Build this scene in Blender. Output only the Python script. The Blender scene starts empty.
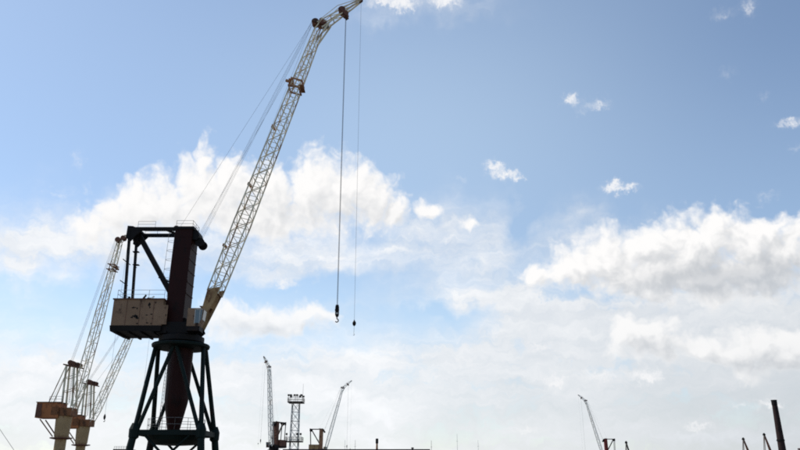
import bpy, math, random
from mathutils import Vector, Matrix

random.seed(7)
R = math.radians
C = bpy.context.scene.collection

# ------------------------------------------------------------------ camera
F_PX, HORIZON, EYE = 720.0, 480.0, 2.0          # photograph 800 x 450
PITCH = math.atan((HORIZON - 225.0) / F_PX)
cam_d = bpy.data.cameras.new('camera')
cam = bpy.data.objects.new('camera', cam_d)
C.objects.link(cam)
cam.location = (0, 0, EYE)
cam.rotation_euler = (math.pi / 2 + PITCH, 0, 0)
cam_d.sensor_width = 36.0
cam_d.lens = 36.0 * F_PX / 800.0
cam_d.clip_start = 0.1
cam_d.clip_end = 20000.0
scene = bpy.context.scene
scene.camera = cam


def ray(px, py):
    u, v = (px - 400.0) / F_PX, (225.0 - py) / F_PX
    cp, sp = math.cos(PITCH), math.sin(PITCH)
    return Vector((u, cp - v * sp, sp + v * cp))


def at(px, py, Y):
    d = ray(px, py)
    return Vector((0, 0, EYE)) + d * (Y / d.y)


# ------------------------------------------------------------------ light
SUN_AZ, SUN_EL = R(-70), R(50)                   # ahead of the camera, up to the left
sd = bpy.data.lights.new('sun', 'SUN')
sd.energy = 4.2
sd.angle = R(0.53)
sd.color = (1.0, 0.95, 0.87)
sun = bpy.data.objects.new('sun', sd)
C.objects.link(sun)
sv = Vector((math.sin(SUN_AZ) * math.cos(SUN_EL), math.cos(SUN_AZ) * math.cos(SUN_EL), math.sin(SUN_EL)))
sun.rotation_euler = sv.to_track_quat('Z', 'Y').to_euler()
sun.location = (-60, 40, 80)

scene.view_settings.view_transform = 'Standard'
scene.view_settings.look = 'None'
scene.view_settings.exposure = 0.0
scene.view_settings.gamma = 1.0
scene.view_settings.use_curve_mapping = False
scene.cycles.use_denoising = False
scene.cycles.filter_width = 1.9
scene.cycles.max_bounces = 5

# ------------------------------------------------------------------ sky
world = bpy.data.worlds.new('World')
scene.world = world
world.use_nodes = True
world.cycles.sampling_method = 'MANUAL'
world.cycles.sample_map_resolution = 512
wt = world.node_tree
wt.nodes.clear()


def nd(kind, **kw):
    n = wt.nodes.new(kind)
    for k, v in kw.items():
        setattr(n, k, v)
    return n


def put(sock, v):
    if isinstance(v, bpy.types.NodeSocket):
        wt.links.new(v, sock)
    else:
        sock.default_value = v


def M(op, a, b=0.0, c=0.0, clamp=False):
    n = nd('ShaderNodeMath', operation=op)
    n.use_clamp = clamp
    put(n.inputs[0], a); put(n.inputs[1], b); put(n.inputs[2], c)
    return n.outputs[0]


def V(op, a, b=(0, 0, 0), s=None):
    n = nd('ShaderNodeVectorMath', operation=op)
    put(n.inputs[0], a)
    if op not in ('LENGTH', 'NORMALIZE', 'SCALE'):
        put(n.inputs[1], b)
    if s is not None:
        put(n.inputs['Scale'], s)
    return n.outputs['Value'] if op in ('LENGTH', 'DOT_PRODUCT') else n.outputs[0]


def sstep(x, e0, e1, o0=0.0, o1=1.0):
    n = nd('ShaderNodeMapRange', interpolation_type='SMOOTHSTEP')
    put(n.inputs['Value'], x); put(n.inputs['From Min'], e0); put(n.inputs['From Max'], e1)
    put(n.inputs['To Min'], o0); put(n.inputs['To Max'], o1)
    return n.outputs[0]


def lin(x, e0, e1, o0=0.0, o1=1.0):
    n = nd('ShaderNodeMapRange', interpolation_type='LINEAR')
    put(n.inputs['Value'], x); put(n.inputs['From Min'], e0); put(n.inputs['From Max'], e1)
    put(n.inputs['To Min'], o0); put(n.inputs['To Max'], o1)
    return n.outputs[0]


def noise(vec, scale, detail=4.0, rough=0.55, color=False, dist=0.0):
    n = nd('ShaderNodeTexNoise', noise_dimensions='2D')
    put(n.inputs['Vector'], vec)
    n.inputs['Scale'].default_value = scale
    n.inputs['Detail'].default_value = detail
    n.inputs['Roughness'].default_value = rough
    n.inputs['Distortion'].default_value = dist
    return n.outputs['Color' if color else 'Fac']


def voro(vec, scale, detail=2.0, rough=0.5):
    n = nd('ShaderNodeTexVoronoi', voronoi_dimensions='2D', feature='SMOOTH_F1')
    put(n.inputs['Vector'], vec)
    n.inputs['Scale'].default_value = scale
    n.inputs['Detail'].default_value = detail
    n.inputs['Roughness'].default_value = rough
    n.inputs['Smoothness'].default_value = 0.35
    return n.outputs['Distance']


def mixc(f, a, b):
    n = nd('ShaderNodeMix', data_type='RGBA')
    put(n.inputs[0], f); put(n.inputs[6], a); put(n.inputs[7], b)
    return n.outputs[2]


def azel(px, py):
    d = ray(px, py).normalized()
    return math.degrees(math.atan2(d.x, d.y)), math.degrees(math.asin(d.z))


def blob_frame(cx, cy, rx, ry):
    a, e = azel(cx, cy)
    ra = abs(azel(cx + rx, cy)[0] - azel(cx - rx, cy)[0]) / 2
    re = abs(azel(cx, cy + ry)[1] - azel(cx, cy - ry)[1]) / 2
    return a, e, ra, re


def local(vec, b):
    n = nd('ShaderNodeMapping', vector_type='TEXTURE')
    a, e, ra, re = blob_frame(*b[:4])
    put(n.inputs['Vector'], vec)
    n.inputs['Location'].default_value = (a, e, 0)
    n.inputs['Rotation'].default_value = (0, 0, R(b[5]) if len(b) > 5 else 0.0)
    n.inputs['Scale'].default_value = (ra, re, 1)
    return n.outputs[0]


# heaped clouds: where each heap bulges in the sky
HEAPS = [
    # long bank behind the big crane
    (92, 226, 26, 16), (112, 216, 26, 22), (140, 207, 30, 28), (168, 202, 28, 28), (200, 190, 30, 34), (206, 160, 11, 17),
    (235, 188, 30, 32), (272, 196, 34, 32), (312, 188, 32, 36), (343, 190, 34, 34), (374, 202, 28, 26),
    (396, 210, 16, 16), (428, 206, 10, 8), (240, 215, 120, 20), (467, 224, 9, 8),
    # bank on the right
    (545, 275, 24, 15), (575, 268, 34, 24), (608, 262, 40, 32), (650, 254, 42, 34), (688, 248, 40, 36),
    (714, 236, 28, 30), (748, 247, 40, 34), (769, 233, 18, 18), (793, 252, 32, 28), (818, 255, 40, 30), (650, 276, 95, 22), (745, 274, 80, 28), (700, 284, 80, 16), (775, 282, 50, 18),
    # low heaps
    (232, 320, 34, 19), (272, 322, 44, 17), (306, 315, 28, 12),
    (622, 336, 19, 18), (643, 337, 34, 20), (664, 347, 22, 14),
    (728, 348, 30, 17), (762, 350, 44, 22), (792, 348, 32, 22), (700, 352, 24, 12),
]
# small ragged puffs
PUFFS = [
    (285, 284, 15, 6, 0.9), (648, 377, 18, 8, 1.15), (555, 382, 14, 10, 1.1), (771, 405, 13, 5, 1.2), (600, 375, 30, 7, 0.8), (698, 426, 18, 5, 0.8), (740, 404, 14, 4, 0.6), (540, 347, 20, 6, 0.7), (465, 362, 16, 5, 0.6), (525, 430, 22, 6, 0.7), (670, 300, 16, 7, 0.6), (466, 224, 10, 12, 0.7), (440, 250, 12, 24, 0.35), (500, 240, 10, 26, 0.35), (578, 236, 34, 12, 0.5), (250, 285, 10, 6, 0.4),
    (494, 167, 10, 7, 1.2), (507, 175, 13, 6, 1.3), (519, 178, 6, 4, 0.9), (612, 187, 11, 7, 1.2), (630, 187, 11, 5, 1.0),
    (572, 100, 9, 7, 0.95), (598, 104, 13, 6, 0.75), (582, 112, 6, 5, 0.3), (791, 123, 16, 5, 0.9), (796, 148, 8, 6, 0.4), (766, 196, 14, 6, 0.35),
    (386, 1, 22, 7, 1.2), (406, 5, 14, 8, 1.0), (446, 0, 20, 9, 1.2), (749, 8, 9, 10, 0.6), (722, 15, 14, 7, 0.4), (728, 73, 9, 7, 0.35), (764, 98, 6, 7, 0.3),
    (460, 178, 9, 4, 0.35), (78, 160, 7, 11, 0.4), (211, 132, 5, 5, 0.35), (45, 352, 18, 5, 0.5), (15, 388, 30, 8, 0.4),
]

tc = nd('ShaderNodeTexCoord')
sx = nd('ShaderNodeSeparateXYZ')
wt.links.new(tc.outputs['Generated'], sx.inputs[0])
az = M('MULTIPLY', M('ARCTAN2', sx.outputs[0], sx.outputs[1]), 180 / math.pi)
el = M('MULTIPLY', M('ARCSINE', sx.outputs[2]), 180 / math.pi)
cx = nd('ShaderNodeCombineXYZ')
put(cx.inputs[0], az); put(cx.inputs[1], el)
P = cx.outputs[0]


def thread(vec, val):
    # hands the running value on in the unused z slot (a millionth of it), so the long sum is worked out in order
    n = nd('ShaderNodeCombineXYZ')
    put(n.inputs[2], M('MULTIPLY', val, 1e-6))
    return V('ADD', vec, n.outputs[0])


def heap_field(p):
    w1 = V('SCALE', V('SUBTRACT', noise(p, 0.32, 2.0, 0.5, True), (0.5, 0.5, 0.5)), s=2.6)
    w2 = V('SCALE', V('SUBTRACT', noise(p, 1.15, 3.0, 0.55, True), (0.5, 0.5, 0.5)), s=0.75)
    q = V('ADD', p, V('ADD', w1, w2))
    q = V('MULTIPLY', q, (1, 1, 0))
    m = None
    for i, b in enumerate(HEAPS):
        if i and i % 4 == 0:
            q = thread(q, m)
        d = V('LENGTH', local(q, b))
        m = d if m is None else M('SMOOTH_MIN', m, d, 0.25)
    b1 = M('ADD', M('MULTIPLY', voro(q, 0.42, 0.0, 0.5), 0.6), M('MULTIPLY', voro(q, 1.15, 1.0, 0.45), 0.42))
    f1 = noise(p, 1.7, 5.0, 0.6)
    h = M('SUBTRACT', 1.26, m)
    h = M('ADD', h, M('MULTIPLY', M('SUBTRACT', 0.46, b1), 0.85))
    return M('ADD', h, M('MULTIPLY', M('SUBTRACT', f1, 0.5), 0.42)), h


h0, g0 = heap_field(P)
h1, g1 = heap_field(thread(V('ADD', P, (-0.55, 0.75, 0)), h0))
relief = M('ADD', M('MULTIPLY', M('SUBTRACT', g0, g1), 0.85), M('MULTIPLY', M('SUBTRACT', h0, h1), 0.1))
heap_a = sstep(h0, -0.12, 0.72)

# thin sheets of cloud: + thickens, - opens a hole to the blue
SHEETS = [
    (30, 252, 90, 22, 0.75), (110, 250, 70, 30, 0.4), (260, 245, 190, 22, 0.75), (430, 235, 60, 34, 0.42), (500, 245, 45, 36, 0.30),
    (590, 238, 60, 20, 0.55), (470, 290, 70, 15, 0.75), (535, 303, 45, 28, 0.55), (650, 306, 110, 18, 0.65), (740, 310, 80, 20, 0.5),
    (330, 268, 90, 12, 0.4),
    (440, 318, 55, 18, -0.42), (350, 338, 70, 20, -0.22), (380, 275, 40, 12, -0.22), (525, 225, 14, 30, -0.3), (320, 290, 50, 8, -0.15), (430, 322, 120, 30, 0.12), (40, 312, 100, 32, -0.15), (150, 330, 80, 30, -0.1), (700, 335, 150, 34, 0.7), (560, 345, 120, 24, 0.6), (540, 300, 60, 22, 0.3), (480, 352, 60, 14, 0.3), (270, 268, 120, 10, 0.15), (170, 320, 70, 40, -0.15), (590, 294, 26, 7, -0.2),
    (480, 400, 160, 30, 0.22), (640, 380, 90, 26, 0.15), (750, 428, 80, 16, -0.3), (600, 392, 50, 7, -0.14),
    (330, 375, 110, 30, 0.2), (430, 3, 60, 14, 0.30), (240, 345, 90, 14, -0.2),
]
P = thread(P, h1)
wq = V('SCALE', V('SUBTRACT', noise(P, 0.12, 4.0, 0.6, True), (0.5, 0.5, 0.5)), s=7.0)
wq2 = V('SCALE', V('SUBTRACT', noise(P, 0.6, 3.0, 0.6, True), (0.5, 0.5, 0.5)), s=2.0)
Q = V('MULTIPLY', V('ADD', P, V('ADD', wq, wq2)), (1, 1, 0))
acc = sstep(el, 15.5, 4.5, 0.0, 1.12)
for i, b in enumerate(SHEETS):
    if i % 4 == 0:
        Q = thread(Q, acc)
    l = local(Q, b)
    g = M('POWER', 0.35, V('DOT_PRODUCT', l, l))
    acc = M('MULTIPLY_ADD', g, b[4], acc)
streak = noise(V('MULTIPLY', V('ADD', P, wq2), (0.55, 0.16, 0)), 1.0, 5.0, 0.62)
band = noise(V('MULTIPLY', V('ADD', P, wq2), (0.09, 0.48, 0)), 1.0, 6.0, 0.64)
tex = M('ADD', M('MULTIPLY', streak, 0.7), M('MULTIPLY', lin(band, 0.33, 0.67, 0.22, 0.85), 1.1))
sheet_a = M('MULTIPLY', acc, M('ADD', 0.02, M('MULTIPLY', tex, 1.08)), clamp=True)
front = sstep(sx.outputs[1], 0.05, 0.55)               # the clouds stand over the harbour ahead; behind it is clear
sheet_a = M('MULTIPLY', sheet_a, front)
heap_a = M('MULTIPLY', M('MULTIPLY', heap_a, front), lin(el, 9.0, 14.5, 0.74, 1.0))

sky = nd('ShaderNodeTexSky', sky_type='NISHITA')
sky.sun_disc = False
sky.sun_elevation = SUN_EL
sky.sun_rotation = SUN_AZ
sky.air_density = 1.0
sky.dust_density = 0.3
sky.ozone_density = 1.1
K = 1 / 0.15                                            # background strength is 0.15
sheet_c = mixc(M('MULTIPLY', lin(az, 0, 28), lin(el, 15.0, 5.0, 0.35, 1.0)), (0.86 * K, 0.88 * K, 0.905 * K, 1), (0.62 * K, 0.655 * K, 0.69 * K, 1))
# even milkiness of the summer air, thickest ahead
air = 0.09
for b in ((420, 135, 250, 150, 0.20), (810, 10, 220, 120, -0.06), (0, 0, 200, 200, 0.05), (300, 318, 420, 45, 0.16)):
    l = local(P, b)
    air = M('MULTIPLY_ADD', M('POWER', 0.37, V('DOT_PRODUCT', V('MULTIPLY', l, (1, 1, 0)), V('MULTIPLY', l, (1, 1, 0)))), b[4], air)
col = mixc(M('MULTIPLY', air, front), sky.outputs[0], (0.82 * K, 1.01 * K, 1.13 * K, 1))
# the sheet is thicker in long low bands and small lumps
lump = noise(V('MULTIPLY', V('ADD', P, wq2), (0.16, 0.55, 0)), 1.0, 6.0, 0.62)
thick = M('ADD', M('MULTIPLY', lin(lump, 0.3, 0.7, -1.0, 1.0), 0.055), M('MULTIPLY', lin(band, 0.33, 0.67, -1.0, 1.0), 0.05))
sheet_c = V('SCALE', sheet_c, s=M('ADD', 1.02, thick))
sheet_a = M('MULTIPLY', sheet_a, M('ADD', 0.93, M('MULTIPLY', thick, 1.1)), clamp=True)
col = mixc(sheet_a, col, sheet_c)
lit = sstep(relief, -0.85, 0.42)
deep = sstep(h0, 0.15, 0.8)
# grey undersides of the heaps: self-shadow painted into the cloud colour
BELLIES = [(735, 280, 62, 15, 1.0), (690, 274, 50, 14, 0.6), (780, 270, 30, 12, 0.5), (765, 366, 42, 8, 0.8), (655, 349, 24, 8, 0.55),
           (640, 284, 60, 8, 0.3), (270, 212, 60, 12, 0.25), (360, 215, 40, 10, 0.25), (160, 225, 50, 10, 0.2), (270, 328, 50, 6, 0.25)]
belly = 0.0
P = thread(P, acc)
QB = V('MULTIPLY', V('ADD', P, wq2), (1, 1, 0))
for b in BELLIES:
    l = local(QB, b)
    belly = M('MULTIPLY_ADD', M('POWER', 0.4, V('DOT_PRODUCT', l, l)), b[4], belly)
shade_amt = M('MULTIPLY', M('SUBTRACT', 1.0, lit), M('ADD', 0.25, M('MULTIPLY', deep, 0.65)))
shade_amt = M('MULTIPLY', shade_amt, lin(az, -22, 18, 0.35, 1.15))
shade_amt = M('ADD', shade_amt, M('MULTIPLY', M('MULTIPLY', belly, lin(deep, 0.0, 0.8, 0.35, 1.0)), M('ADD', 0.70, M('MULTIPLY', M('SUBTRACT', 1.0, lit), 0.6))))
shade_amt = M('SUBTRACT', 1.0, M('POWER', 0.33, shade_amt))
heap_c = mixc(shade_amt, (1.0 * K, 0.99 * K, 0.98 * K, 1), (0.50 * K, 0.53 * K, 0.57 * K, 1))
col = mixc(heap_a, col, heap_c)
P = thread(P, belly)
wq3 = V('SCALE', V('SUBTRACT', noise(P, 1.6, 4.0, 0.6, True), (0.5, 0.5, 0.5)), s=1.5)
QP = V('MULTIPLY', V('ADD', P, wq3), (1, 1, 0))
puff = 0.0
for i, b in enumerate(PUFFS):
    if i and i % 4 == 0:
        QP = thread(QP, puff)
    l = local(QP, b)
    puff = M('MULTIPLY_ADD', M('POWER', 0.25, V('DOT_PRODUCT', l, l)), b[4], puff)
rag = noise(QP, 1.5, 6.0, 0.68)
puff = M('MULTIPLY', puff, M('ADD', 0.0, M('MULTIPLY', rag, 1.9)))
puff_a = M('MULTIPLY', sstep(puff, 0.0, 1.4, 0.0, 0.92), front)
col = mixc(puff_a, col, (0.95 * K, 0.95 * K, 0.96 * K, 1))
bg = nd('ShaderNodeBackground')
put(bg.inputs['Color'], col)
bg.inputs['Strength'].default_value = 0.15
wo = nd('ShaderNodeOutputWorld')
wt.links.new(bg.outputs[0], wo.inputs[0])

# ------------------------------------------------------------------ materials


def paint(name, base, rust=(0.16, 0.06, 0.025), amount=0.35, scale=1.5, rough=0.6, metal=0.0, bump=0.15, dirt=0.25):
    m = bpy.data.materials.new(name)
    m.use_nodes = True
    t = m.node_tree
    bs = t.nodes['Principled BSDF']
    tc = t.nodes.new('ShaderNodeTexCoord')
    mp = t.nodes.new('ShaderNodeMapping')
    mp.inputs['Scale'].default_value = (1, 1, 0.45)          # wear runs down
    t.links.new(tc.outputs['Object'], mp.inputs[0])
    n1 = t.nodes.new('ShaderNodeTexNoise')
    n1.inputs['Scale'].default_value = scale
    n1.inputs['Detail'].default_value = 8
    n1.inputs['Roughness'].default_value = 0.65
    t.links.new(mp.outputs[0], n1.inputs['Vector'])
    r1 = t.nodes.new('ShaderNodeValToRGB')
    hi = 0.72 - 0.35 * amount
    r1.color_ramp.elements[0].position = hi - 0.07
    r1.color_ramp.elements[1].position = hi + 0.05
    t.links.new(n1.outputs[0], r1.inputs[0])
    n2 = t.nodes.new('ShaderNodeTexNoise')
    n2.inputs['Scale'].default_value = scale * 0.45
    n2.inputs['Detail'].default_value = 6
    t.links.new(tc.outputs['Object'], n2.inputs['Vector'])
    r2 = t.nodes.new('ShaderNodeValToRGB')
    k = 1 - dirt
    r2.color_ramp.elements[0].position = 0.3
    r2.color_ramp.elements[0].color = (base[0] * k, base[1] * k * 0.97, base[2] * k * 0.93, 1)
    r2.color_ramp.elements[1].position = 0.7
    r2.color_ramp.elements[1].color = (*base, 1)
    t.links.new(n2.outputs[0], r2.inputs[0])
    mx = t.nodes.new('ShaderNodeMix'); mx.data_type = 'RGBA'
    t.links.new(r1.outputs[0], mx.inputs[0])
    t.links.new(r2.outputs[0], mx.inputs[6])
    mx.inputs[7].default_value = (*rust, 1)
    t.links.new(mx.outputs[2], bs.inputs['Base Color'])
    bs.inputs['Roughness'].default_value = rough
    bs.inputs['Metallic'].default_value = metal
    bs.inputs['Specular IOR Level'].default_value = 0.15
    bp = t.nodes.new('ShaderNodeBump')
    bp.inputs['Strength'].default_value = bump
    bp.inputs['Distance'].default_value = 0.02
    t.links.new(n1.outputs[0], bp.inputs['Height'])
    t.links.new(bp.outputs[0], bs.inputs['Normal'])
    return m


MAT = {
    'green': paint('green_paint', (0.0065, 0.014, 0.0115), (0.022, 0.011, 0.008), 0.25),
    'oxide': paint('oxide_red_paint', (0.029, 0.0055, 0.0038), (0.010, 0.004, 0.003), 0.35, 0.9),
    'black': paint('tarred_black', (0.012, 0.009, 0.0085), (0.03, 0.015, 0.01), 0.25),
    'beige': paint('beige_paint', (0.30, 0.18, 0.11), (0.03, 0.015, 0.012), 0.28, 1.6, dirt=0.22),
    'cream': paint('cream_paint', (0.84, 0.75, 0.56), (0.26, 0.13, 0.06), 0.36, 0.8, dirt=0.28),
    'pale': paint('pale_boom_paint', (0.78, 0.76, 0.70), (0.3, 0.2, 0.13), 0.25, 0.6),
    'rust': paint('rusty_steel', (0.26, 0.105, 0.045), (0.09, 0.04, 0.02), 0.45, 2.0),
    'ochre': paint('ochre_paint', (0.46, 0.29, 0.14), (0.14, 0.06, 0.03), 0.5, 1.5),
    'column': paint('pedestal_paint', (0.44, 0.29, 0.15), (0.16, 0.07, 0.04), 0.35, 0.9),
    'grey': paint('grey_paint', (0.24, 0.20, 0.17), (0.14, 0.07, 0.04), 0.25, 1.2),
    'light_grey': paint('light_grey_paint', (0.58, 0.57, 0.54), (0.2, 0.12, 0.08), 0.2, 1.2),
    'orange_house': paint('orange_house_paint', (0.44, 0.16, 0.06), (0.10, 0.04, 0.025), 0.45, 0.9),
    'red': paint('red_paint', (0.24, 0.045, 0.035), (0.08, 0.03, 0.02), 0.3, 1.0),
    'brown': paint('brown_paint', (0.17, 0.075, 0.05), (0.06, 0.03, 0.02), 0.4, 1.2),
    'tan': paint('tan_paint', (0.42, 0.22, 0.12), (0.14, 0.05, 0.03), 0.4, 1.0),
    'steel_rope': paint('steel_rope', (0.10, 0.10, 0.10), (0.07, 0.05, 0.04), 0.2, rough=0.5, metal=0.4),
    'rail': paint('railing_steel', (0.22, 0.21, 0.20), (0.1, 0.05, 0.03), 0.3),
    'brick': paint('sooty_brick', (0.04, 0.024, 0.022), (0.018, 0.012, 0.012), 0.4, 0.25, rough=0.9),
    'roof': paint('dark_roof_sheet', (0.06, 0.04, 0.042), (0.03, 0.02, 0.02), 0.3, 0.3, rough=0.85),
    'wall': paint('shed_wall', (0.36, 0.33, 0.29), (0.2, 0.15, 0.11), 0.3, 0.3, rough=0.9),
    'ground': paint('quay_concrete', (0.10, 0.095, 0.088), (0.05, 0.048, 0.045), 0.4, 0.15, rough=0.95),
}
gm = bpy.data.materials.new('window_glass')
gm.use_nodes = True
gb = gm.node_tree.nodes['Principled BSDF']
gb.inputs['Base Color'].default_value = (0.10, 0.13, 0.14, 1)
gb.inputs['Roughness'].default_value = 0.06
gb.inputs['Specular IOR Level'].default_value = 0.8
gn = gm.node_tree.nodes.new('ShaderNodeTexNoise')
gn.inputs['Scale'].default_value = 3.0
gr = gm.node_tree.nodes.new('ShaderNodeMapRange')
gr.inputs['To Min'].default_value = 0.03
gr.inputs['To Max'].default_value = 0.3
gm.node_tree.links.new(gn.outputs[0], gr.inputs[0])
gm.node_tree.links.new(gr.outputs[0], gb.inputs['Roughness'])
MAT['glass'] = gm

# ------------------------------------------------------------------ mesh helpers


def frame_of(d, up=Vector((0, 0, 1))):
    d = d.normalized()
    if abs(d.dot(up)) > 0.98:
        up = Vector((0, 1, 0))
    s = d.cross(up).normalized()
    return d, s, s.cross(d).normalized()


class MB:
    def __init__(self):
        self.v, self.f, self.sm = [], [], []

    def add(self, vs, fs, smooth=False):
        o = len(self.v)
        self.v += [Vector(x) for x in vs]
        self.f += [[i + o for i in f] for f in fs]
        self.sm += [smooth] * len(fs)
        return self

    def loft(self, rings, smooth=False, caps=True):
        n = len(rings[0])
        vs = [p for r in rings for p in r]
        fs = []
        for k in range(len(rings) - 1):
            for i in range(n):
                j = (i + 1) % n
                fs.append([k * n + i, k * n + j, (k + 1) * n + j, (k + 1) * n + i])
        self.add(vs, fs, smooth)
        if caps:
            self.add(rings[0], [list(range(n))[::-1]])
            self.add(rings[-1], [list(range(n))])
        return self

    def box(self, c, s, yaw=0.0):
        c = Vector(c); x, y, z = s[0] / 2, s[1] / 2, s[2] / 2
        m = Matrix.Rotation(yaw, 3, 'Z')
        lo = [c + m @ Vector(p) for p in ((-x, -y, -z), (x, -y, -z), (x, y, -z), (-x, y, -z))]
        hi = [c + m @ Vector(p) for p in ((-x, -y, z), (x, -y, z), (x, y, z), (-x, y, z))]
        return self.loft([lo, hi])

    def bar(self, a, b, w, h=None, w2=None, h2=None):
        a, b = Vector(a), Vector(b)
        h = w if h is None else h
        w2 = w if w2 is None else w2
        h2 = h if h2 is None else h2
        d, s, u = frame_of(b - a)
        q = ((-1, -1), (1, -1), (1, 1), (-1, 1))
        return self.loft([[a + s * (i * w / 2) + u * (j * h / 2) for i, j in q],
                          [b + s * (i * w2 / 2) + u * (j * h2 / 2) for i, j in q]])

    def tube(self, a, b, r, r2=None, n=8):
        a, b = Vector(a), Vector(b)
        r2 = r if r2 is None else r2
        d, s, u = frame_of(b - a)
        ring = lambda p, rr: [p + s * (rr * math.cos(t)) + u * (rr * math.sin(t)) for t in [2 * math.pi * i / n for i in range(n)]]
        return self.loft([ring(a, r), ring(b, r2)], smooth=n > 5)

    def path(self, pts, r, n=5):
        for a, b in zip(pts, pts[1:]):
            self.tube(a, b, r, n=n)
        return self

    def lathe(self, prof, c=(0, 0, 0), n=28, axis='Z'):
        c = Vector(c)
        rings = []
        for r, z in prof:
            ring = []
            for i in range(n):
                t = 2 * math.pi * i / n
                p = Vector((r * math.cos(t), r * math.sin(t), z))
                if axis == 'Y':
                    p = Vector((p.x, p.z, -p.y))
                elif axis == 'X':
                    p = Vector((p.z, p.x, p.y))
                ring.append(c + p)
            rings.append(ring)
        return self.loft(rings, smooth=False)

    def prism(self, pts, w0, w1):
        """outline in (u, z), extruded across w."""
        return self.loft([[Vector((u, w0, z)) for u, z in pts], [Vector((u, w1, z)) for u, z in pts]])

    def build(self, name, mat, parent=None):
        me = bpy.data.meshes.new(name)
        me.from_pydata([tuple(p) for p in self.v], [], self.f)
        me.polygons.foreach_set('use_smooth', self.sm)
        me.materials.append(MAT[mat] if isinstance(mat, str) else mat)
        me.update()
        import bmesh
        bm = bmesh.new(); bm.from_mesh(me)
        bmesh.ops.recalc_face_normals(bm, faces=bm.faces)
        bm.to_mesh(me); bm.free()
        o = bpy.data.objects.new(name, me)
        C.objects.link(o)
        if parent is not None:
            o.parent = parent
        return o


def tag(o, label=None, cat=None, group=None, kind=None):
    for k, v in (('label', label), ('category', cat), ('group', group), ('kind', kind)):
        if v:
            o[k] = v
    return o


def empty(name, loc, yaw, label, cat, group=None):
    o = bpy.data.objects.new(name, None)
    C.objects.link(o)
    o.location = loc
    o.rotation_euler = (0, 0, yaw)
    return tag(o, label, cat, group)


# ------------------------------------------------------------------ setting
g = MB().box((0, 3000, -0.5), (12000, 9000, 1.0)).build('ground', 'ground')
tag(g, kind='structure')

# ------------------------------------------------------------------ lattice boom


def lattice(mb, a, b, secs, nbay, chord, lace, wdir=Vector((0, 1, 0))):
    """four chords from a to b; secs = [(t, height, depth)], zigzag lacing on the four faces."""
    a, b = Vector(a), Vector(b)
    d = (b - a).normalized()
    h = d.cross(wdir).normalized()
    if h.z < 0:
        h = -h

    def sec(t):
        for (t0, h0, w0), (t1, h1, w1) in zip(secs, secs[1:]):
            if t <= t1 + 1e-9:
                k = (t - t0) / (t1 - t0)
                return h0 + (h1 - h0) * k, w0 + (w1 - w0) * k
        return secs[-1][1:]

    def corner(t, i, j):
        hh, ww = sec(t)
        return a + (b - a) * t + h * (i * hh / 2) + wdir * (j * ww / 2)

    cs = [(1, -1), (1, 1), (-1, 1), (-1, -1)]
    ts = sorted(set([k / nbay for k in range(nbay + 1)]))
    brk = sorted(set([s[0] for s in secs]))
    for c in cs:
        for t0, t1 in zip(brk, brk[1:]):
            mb.bar(corner(t0, *c), corner(t1, *c), chord)
    for k, (t0, t1) in enumerate(zip(ts, ts[1:])):
        for q in range(4):
            c0, c1 = cs[q], cs[(q + 1) % 4]
            if (k + q) % 2:
                c0, c1 = c1, c0
            mb.bar(corner(t0, *c0), corner(t1, *c1), lace)
            if k:
                mb.bar(corner(t0, *cs[q]), corner(t0, *cs[(q + 1) % 4]), lace * 0.8)
    return corner, h


def sheave(mb, c, r, w, n=20):
    """a grooved rope wheel lying in the boom's plane."""
    c = Vector(c)
    mb.lathe([(r * 0.25, -w * 0.75), (r * 0.3, -w * 0.5), (r, -w / 2), (r * 0.86, 0), (r, w / 2), (r * 0.3, w * 0.5), (r * 0.25, w * 0.75)], c, n, 'Y')


# ------------------------------------------------------------------ tower crane on an open portal
D0 = 65.0
AX = at(181, 346, D0).x                      # slewing axis of the big crane


def L(px, py):
    """photo pixel -> (u, z) in the big crane's own upright plane."""
    p = at(px, py, D0)
    return p.x - AX, p.z


def P3(px, py, w=0.0):
    u, z = L(px, py)
    return Vector((u, w, z))


def Lw(px, py, w):
    p = at(px, py, D0 + w)
    return p.x - AX, p.z


def railing(mb, pts, h=1.0, step=1.2, r=0.022):
    for a, b in zip(pts, pts[1:]):
        a, b = Vector(a), Vector(b)
        n = max(1, round((b - a).length / step))
        for i in range(n + 1):
            p = a + (b - a) * (i / n)
            mb.tube(p, p + Vector((0, 0, h)), r, n=5)
        for k in (0.5, 1.0):
            mb.tube(a + Vector((0, 0, h * k)), b + Vector((0, 0, h * k)), r, n=5)


def ladder(mb, a, b, w=0.42, side=Vector((0, 1, 0)), r=0.022, hoops=True, back=Vector((1, 0, 0))):
    a, b = Vector(a), Vector(b)
    for s in (-1, 1):
        mb.tube(a + side * (s * w / 2), b + side * (s * w / 2), r, n=5)
    n = int((b - a).length / 0.32)
    for i in range(1, n):
        p = a + (b - a) * (i / n)
        mb.tube(p - side * (w / 2), p + side * (w / 2), r * 0.75, n=4)
    if hoops:
        m = int((b - a).length / 0.9)
        for i in range(2, m + 1):
            p = a + (b - a) * (i / m)
            pts = [p + side * (0.36 * math.cos(t)) + back * (0.62 * math.sin(t)) for t in [math.pi * k / 6 for k in range(7)]]
            mb.path(pts, r * 0.8, 4)
        mb.tube(a + back * 0.62 + Vector((0, 0, 2)), b + back * 0.62, r * 0.8, n=4)


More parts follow.
